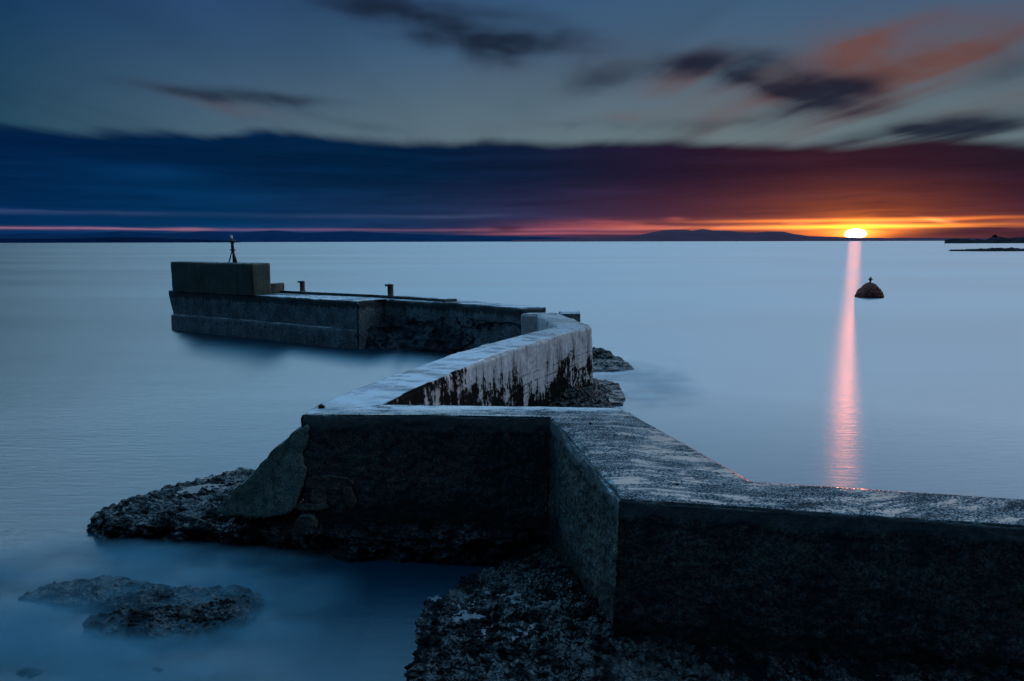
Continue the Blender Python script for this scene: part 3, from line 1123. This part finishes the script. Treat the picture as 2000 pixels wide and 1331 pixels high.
# navigation light on the block
NLD = 44.1
nlx = at_d(456, 512, NLD)[0]
mpp = NLD / FPX
nl_ = empty('navigation_light', (nlx, NLD, ZB), 'dark iron beacon light on splayed legs on top of the big block', 'beacon')
def NLp(px, py):      # pixel offsets inside the light's own elevation
    return ((px - 456) * mpp, (512 - py) * mpp)
def nz_(py): return ZB + (512 - py) * mpp
cx = nlx
link_mesh('column', *lathe([(.10, nz_(490)), (.095, nz_(474.5))], 20, (cx, NLD)), m_black, nl_)
link_mesh('collar', *lathe([(.155, nz_(489)), (.165, nz_(488.4)), (.165, nz_(487)), (.155, nz_(486.4))], 24, (cx, NLD)), m_black, nl_)
link_mesh('gallery', *lathe([(.12, nz_(474.5)), (.17, nz_(473.4)), (.20, nz_(471.0)), (.235, nz_(470.6)), (.235, nz_(469.6)), (.10, nz_(469.2))], 28, (cx, NLD)), m_black, nl_)
for lx, ly, w0, w1 in ((-.27, -.06, .040, .036), (.20, -.14, .105, .06), (.12, .22, .055, .04)):
    link_mesh('leg', *tube((cx + lx, NLD + ly, ZB - .01), (cx + lx * .16, NLD + ly * .16, nz_(489)), w0, w1), m_black, nl_)
link_mesh('brace', *tube((cx + .03, NLD - .05, ZB - .01), (cx + .01, NLD, nz_(489)), .06, .055), m_black, nl_)
lan = link_mesh('lantern', *lathe([(.085, nz_(469.4)), (.085, nz_(467.6)), (.05, nz_(467.2)), (.05, nz_(460.3)), (.085, nz_(460.1)), (.06, nz_(458.6)), (.015, nz_(457.8))], 20, (cx - .05, NLD)), m_black, nl_)
link_mesh('lantern_glass', *lathe([(.078, nz_(467.3)), (.078, nz_(460.2))], 20, (cx - .05, NLD)), m_glass, lan)

# mooring posts
BPTS = ((591, 569.3, 20.2, 'rusty mooring post with a side lug on the pier deck beside the big block'),
        (763, 579.5, 24.2, 'rusty mooring post with a side lug near the middle of the pier deck'))
def make_bollard():
    b = empty('mooring_post', (0, 0, 0), BPTS[0][3], 'bollard', 'mooring posts on the pier')
    link_mesh('post', *lathe([(.20, -.03), (.20, .02), (.17, .04), (.165, .58), (.175, .62), (.175, .68), (.15, .70)], 24), m_rust, b)
    V, F = lathe([(.055, 0), (.065, .02), (.065, .10), (.055, .12)], 16)
    lug = tube((-.10, 0, .635), (-.30, 0, .635), .062, .058, 16)
    link_mesh('lug', *lug, m_rust, b)
    return b
b0 = make_bollard()
for i, (px, py, hp, lab) in enumerate(BPTS):
    zb_ = ZD + .16 if i == 1 else ZD + .10
    x_, y_ = at_z(px, py, zb_)
    if i == 0:
        b = b0
    else:
        b = b0.copy(); COL.objects.link(b)
        for ch in b0.children:
            c_ = ch.copy(); c_.parent = b; COL.objects.link(c_)
    b.location = (x_, y_, zb_)
    s_ = hp * y_ / FPX / .70
    b.scale = (s_, s_, s_)
    b['label'] = lab

# low block at the back of the wall end, cut block beyond
bk = T((1092, 613), (1134, 612), z=2.42)
bkd = [(p[0] + .1, p[1] + 1.6) for p in bk]
o = concrete('stone_block', None, m_pier, bkd, bk, 2.42, -.5, .1, .1, .1, (True, True), .02, .09, seed=31, wave=.08)
tag(o, 'dark low block standing behind the far bend of the zigzag wall', 'block')

# ----------------------------------------------------------------------------
# rocks
# ----------------------------------------------------------------------------
def O(z, *pts):
    return [at_z(px, py, z) for px, py in pts]


# shelf at the left foot of the wall
out = O(0.0, (172, 1040), (200, 1058), (300, 1068), (420, 1078), (560, 1088), (700, 1096), (900, 1100), (1030, 1100)) + O(.2, (1080, 1000), (900, 960), (700, 930)) + O(.3, (560, 925), (470, 918), (330, 950), (215, 985))
tag(rock('rock_shelf', m_rock, out, lambda x, y: .50 + .10 * np.clip((x + 6) / 4, -.6, 1), -.4, amp=.10, stone=.05, stone_size=.2, shoulder=.93, side=1.015, seed=41, na=700, nr=120, flatness=.2), 'dark rough rock shelf at the left foot of the zigzag wall', 'rock')

# foreground outcrop
out = O(.1, (800, 1345), (815, 1300), (826, 1250), (834, 1215)) + O(.35, (860, 1176), (925, 1128), (1000, 1080), (1062, 1036)) + O(.4, (1140, 1040), (1260, 1200), (1400, 1290)) + O(.3, (1400, 1420), (1000, 1420), (820, 1400))
tag(rock('rock_outcrop', m_rock, out, lambda x, y: .74 - .40 * np.clip((y - 9.2) / 2.6, 0, 1), -.4, amp=.10, stone=.065, stone_size=.15, shoulder=.93, side=1.02, seed=42, na=760, nr=240, flatness=.15), 'rough wet rock outcrop with puddles in the inner corner of the near wall', 'rock')
# ledge under the nearest face
out = O(.62, (1150, 1255), (1230, 1245), (1700, 1290), (2300, 1330), (2400, 1500), (1900, 1480), (1300, 1440), (1120, 1340))
tag(rock('rock_ledge', m_rock, out, .72, -.3, amp=.10, stone=.06, stone_size=.16, shoulder=.95, side=1.01, seed=43, na=600, nr=110, flatness=.1), 'dark stony ledge along the foot of the nearest wall face', 'rock')

# half-drowned slabs, lower left
out = O(0.05, (30, 1165), (90, 1138), (200, 1126), (300, 1146), (390, 1160), (470, 1150), (512, 1165), (505, 1185), (460, 1215), (380, 1215), (250, 1190), (120, 1185))
tag(rock('drowned_slab', m_rock, out, lambda x, y: .08 + .05 * np.clip((x + 8.2) / 2.0, 0, 1), -.3, amp=.035, stone=.045, stone_size=.15, shoulder=.95, side=1.0, seed=44, na=420, nr=120, flatness=.1), 'long half drowned rock slab in the mist at lower left', 'rock', 'drowned rocks at lower left')
out = O(0.0, (150, 1232), (160, 1215), (205, 1208), (300, 1206), (390, 1200), (470, 1195), (500, 1180), (512, 1172), (508, 1198), (465, 1232), (400, 1250), (300, 1262), (200, 1255))
tag(rock('drowned_slab', m_rock, out, lambda x, y: .20 + 0 * x, -.3, amp=.05, stone=.06, stone_size=.14, shoulder=.9, side=1.0, seed=45, na=420, nr=120, flatness=.3, ), 'dark jagged drowned slab nearest the camera at lower left', 'rock', 'drowned rocks at lower left')
for k, (pts, z_, lab) in enumerate((
        (((20, 1318), (35, 1306), (90, 1303), (95, 1318), (60, 1328)), .015, 'faint sunken rock in the bottom left corner of the water'),
        (((280, 1312), (295, 1300), (330, 1304), (345, 1314), (310, 1320)), .01, 'faint small sunken rock below the jagged drowned slab'),
        (((70, 1282), (80, 1273), (102, 1276), (106, 1284)), .02, 'tiny faint rock tip left of the jagged drowned slab'))):
    tag(rock('sunken_rock', m_rock, O(0, *pts), z_, -.2, amp=.03, stone=.03, stone_size=.1, seed=46 + k, na=120, nr=40), lab, 'rock', 'drowned rocks at lower left')

# weedy rocks at the right foot of the pale wall
out = O(.3, (985, 815), (1100, 815), (1200, 800), (1198, 770), (1178, 752), (1168, 735)) + O(.5, (1150, 725), (1060, 760), (990, 800))
tag(rock('weedy_rock', m_weed, out, lambda x, y: .55 + 0 * x, -.4, amp=.12, stone=.09, stone_size=.25, shoulder=.7, side=1.03, seed=51, na=420, nr=110, flatness=.5), 'weed covered rock sloping from the foot of the pale wall', 'rock', 'rocks beside the pale wall')
out = O(.02, (1120, 795), (1218, 792), (1219, 770), (1205, 750), (1180, 742), (1150, 750))
tag(rock('flat_rock', m_weed, out, .12, -.3, amp=.05, stone=.07, stone_size=.3, shoulder=.93, side=1.0, seed=52, na=360, nr=90, flatness=.15), 'flat wet rock with pools beside the weedy slope', 'rock', 'rocks beside the pale wall')
out = O(.02, (1120, 727), (1200, 726), (1240, 722), (1218, 706), (1204, 698), (1140, 702))
tag(rock('flat_rock', m_weed, out, .12, -.3, amp=.05, stone=.07, stone_size=.3, shoulder=.93, side=1.0, seed=53, na=360, nr=90, flatness=.15), 'flat wet rock furthest out past the end of the pale wall', 'rock', 'rocks beside the pale wall')
out = O(.1, (1120, 702), (1200, 702), (1204, 697), (1180, 688), (1140, 686))
tag(rock('weedy_rock', m_weed, out, .42, -.3, amp=.08, stone=.06, stone_size=.25, shoulder=.75, side=1.02, seed=54, na=300, nr=70, flatness=.4), 'dark hump of weedy rock at the corner of the pale wall', 'rock', 'rocks beside the pale wall')

# beacon rock out on the water
D_ISL = at_z(1696, 583, 0)[1]
ip = D_ISL / FPX
ic = at_z(1697.5, 583, 0)
ctr = (ic[0] * (ic[1] + 1.4) / ic[1], ic[1] + 1.4)
outl = [(ctr[0] + math.cos(a) * 26.0 * ip * (1 + .03 * math.sin(3 * a)), ctr[1] + math.sin(a) * 25 * ip) for a in np.linspace(0, 2 * math.pi, 40)[:-1]]
def isl_z(x, y):
    r = np.hypot(x - ctr[0], y - ctr[1]) / (27 * ip)
    return ip * 29 * (1 - .9 * np.clip(r, 0, 1) ** 2.3)
m_isl = mat_rock('red_brown_rock', (.20, .060, .048), (.42, .105, .078), (.7, .95), .6, spec=.15)
beacon_rock = rock('islet', m_isl, outl, isl_z, -.6, amp=.05, stone=.08, stone_size=.6, shoulder=.93, side=1.02, seed=61, na=220, nr=80, flatness=.1)
tag(beacon_rock, 'small domed dark rock in open water carrying an iron beacon cross', 'rock')
bz = ip * 27.5
bea = empty('iron_beacon', (ctr[0], ctr[1], bz), 'small iron beacon with a cross shaped top on the domed rock', 'beacon')
link_mesh('post', *lathe([(ip * 2.4, bz - .3), (ip * 1.7, bz + ip * 2.5), (ip * 1.5, bz + ip * 4.2), (ip * 2.3, bz + ip * 6), (ip * 1.7, bz + ip * 7)], 16, ctr), m_rust, bea)
link_mesh('cage', *lathe([(ip * 1.4, bz + ip * 5.2), (ip * 2.6, bz + ip * 6.6), (ip * 4.6, bz + ip * 7.6), (ip * 4.6, bz + ip * 8.1), (ip * 2.3, bz + ip * 9.2), (ip * 1.6, bz + ip * 12), (ip * 1.2, bz + ip * 12.8)], 20, ctr), m_rust, bea)

# low skerry to the right
skp = [(1876, 490.5), (1890, 488.5), (1905, 489.5), (1915, 490), (1925, 488), (1945, 486.5), (1960, 487.5), (1975, 485.5), (1990, 487), (2010, 486.5), (2060, 486), (2100, 489)]
D_SK = at_z(1940, 491.5, 0)[1]
skn = 200
sx = np.linspace(0, 1, skn)
pxs = np.interp(sx, np.linspace(0, 1, len(skp)), [p[0] for p in skp])
skx = (pxs - 1000) / FPX * D_SK
skz = (492.0 - np.interp(pxs, [p[0] for p in skp], [p[1] for p in skp])) * D_SK / FPX
V, F = [], []
pf = [(-1, -.3), (-.85, .12), (-.5, .6), (0, 1.0), (.6, .6), (1, -.3)]
qn = np.stack([skx, np.zeros(skn), np.zeros(skn)], 1)
for k, (v, h) in enumerate(pf):
    nn = fbm(qn + k * 5.1, .35, 5, .7, 70 + k) * 1.0
    for i in range(skn):
        V.append((skx[i], D_SK + 14 * v * min(1, .3 + i / 60) + 12, max(-.6, (skz[i] + nn[i]) * h)))
F = [[k * skn + i, k * skn + i + 1, (k + 1) * skn + i + 1, (k + 1) * skn + i] for k in range(len(pf) - 1) for i in range(skn - 1)]
tag(link_mesh('skerry', V, F, m_head), 'low dark skerry strip on the water at the right edge', 'skerry')

# still pools lying in the hollows of the rocks
m_pool, t_, out_, P_, N_ = new_mat('pool_water')
principled(t_, out_, (.006, .012, .02), .40, bump(t_, noise(t_, P_, 6, 2, .5), .05, .02), spec=.5)
def inside(P, poly):
    r = np.zeros(len(P), bool)
    n = len(poly)
    for i in range(n):
        (x0, y0), (x1, y1) = poly[i], poly[(i + 1) % n]
        c = ((y0 > P[:, 1]) != (y1 > P[:, 1])) & (P[:, 0] < (x1 - x0) * (P[:, 1] - y0) / (y1 - y0 + 1e-12) + x0)
        r ^= c
    return r


def pool(ro, z, pct, *pts):
    """standing water in the hollows of one rock, inside a plan outline"""
    n = len(ro.data.vertices)
    co = np.zeros(n * 3)
    ro.data.vertices.foreach_get('co', co)
    co = co.reshape(-1, 3)
    jig = np.stack([fbm(co, 2.6, 5, .65, 5), fbm(co, 2.6, 5, .65, 6)], 1) * .8
    m = inside(co[:, :2] + jig, O(z, *pts)) & (co[:, 2] > z - .5)
    zp = np.percentile(co[m][:, 2], pct)
    ok = m & (co[:, 2] < zp + .02) & (co[:, 2] > zp - .12)
    fs = [list(p.vertices) for p in ro.data.polygons if all(ok[v] for v in p.vertices)]
    used = sorted({v for f in fs for v in f})
    if not used:
        return
    idx = {v: i for i, v in enumerate(used)}
    V = [(co[v][0], co[v][1], zp) for v in used]
    tag(link_mesh('pool', V, [[idx[v] for v in f] for f in fs], m_pool, smooth=False), kind='structure')


pool(bpy.data.objects['rock_outcrop'], .70, 48, (880, 1185), (960, 1160), (1060, 1172), (1110, 1200), (1095, 1228), (1000, 1232), (900, 1215))
pool(bpy.data.objects['flat_rock'], .12, 50, (1130, 793), (1210, 788), (1210, 765), (1190, 748), (1150, 755))
pool(bpy.data.objects['flat_rock.001'], .12, 50, (1150, 724), (1230, 721), (1205, 703), (1150, 704))
pool(bpy.data.objects['rock_shelf'], .50, 45, (300, 975), (330, 945), (420, 930), (470, 922), (450, 950), (400, 978))
pool(bpy.data.objects['rock_shelf'], .50, 30, (225, 1000), (280, 990), (280, 1010), (230, 1012))


# the sea's restless top, blurred to a milk over the drowned rocks: a stack of thin veils
def mat_mist(name, col, alpha, ctr_r):
    m, t, out, P, N = new_mat(name)
    x, y, z = sep(t, P)
    n = noise(t, vscale(t, P, (.55, .9, 2.0)), 1.0, 4, .55)
    e = None
    for cx_, cy_, rx_, ry_ in ctr_r:
        u_ = (x - cx_) / rx_
        v_ = (y - cy_) / ry_
        g = (u_ * u_ + v_ * v_).step(1.0, .10)
        e = g if e is None else e.max(g)
    a_ = e * n.step(.30, .68, .15, 1.0) * alpha
    tr = t.nodes.new('ShaderNodeBsdfTransparent')
    df = t.nodes.new('ShaderNodeBsdfDiffuse')
    put(t, df.inputs['Color'], col)
    mx = t.nodes.new('ShaderNodeMixShader')
    put(t, mx.inputs[0], a_)
    t.links.new(tr.outputs[0], mx.inputs[1])
    t.links.new(df.outputs[0], mx.inputs[2])
    t.links.new(mx.outputs[0], out.inputs[0])
    return m


def mist(col, alpha, ells, zs):
    m = mat_mist('sea_mist', col, alpha, ells)
    for cx_, cy_, rx_, ry_ in ells:
        V, F = [], []
        for z in zs:
            b = len(V)
            V += [(cx_ - rx_, cy_ - ry_, z), (cx_ + rx_, cy_ - ry_, z), (cx_ + rx_, cy_ + ry_, z), (cx_ - rx_, cy_ + ry_, z)]
            F.append([b, b + 1, b + 2, b + 3])
        tag(link_mesh('sea_mist', V, F, m, smooth=False), kind='stuff')


ma = at_z(250, 1200, 0)
mist((.085, .19, .245), .29, [(ma[0] - .6, ma[1] - .1, 4.6, 3.6)], [.02, .05, .08, .11, .14, .17])
mb = at_z(1200, 745, 0)
mist((.42, .45, .48), .14, [(mb[0] + .6, mb[1], 3.4, 6.0)], [.02, .05, .08, .11])


# loose stones left on the wall tops
for px, py, r_, lab in ((1153, 829, .024, 'tiny loose stone on the wet wall top near the inner bend'),
                        (1322, 947, .020, 'tiny loose stone on the wall top nearest the puddled front corner'),
                        (628, 797, .055, 'small dark lump on the outer bend of the wall above the buttress')):
    x_, y_ = TW((px, py))[0]
    zt_ = ZT + float(lift(y_))
    V = []
    nu, nv = 20, 12
    for j in range(nv):
        th = math.pi * j / (nv - 1)
        for i in range(nu):
            ph = 2 * math.pi * i / nu
            V.append((math.sin(th) * math.cos(ph) * 1.25, math.sin(th) * math.sin(ph), math.cos(th) * .75))
    V = np.array(V)
    V = V * (1 + fbm(V, 1.4, 4, .6, int(px)) * .7)[:, None] * r_ + np.array((x_, y_, zt_ + r_ * .5))
    F = [[j * nu + i, (j + 1) * nu + i, (j + 1) * nu + (i + 1) % nu, j * nu + (i + 1) % nu] for j in range(nv - 1) for i in range(nu)]
    tag(link_mesh('stone', V, F, m_rock), lab, 'stone', 'loose stones on the wall top')
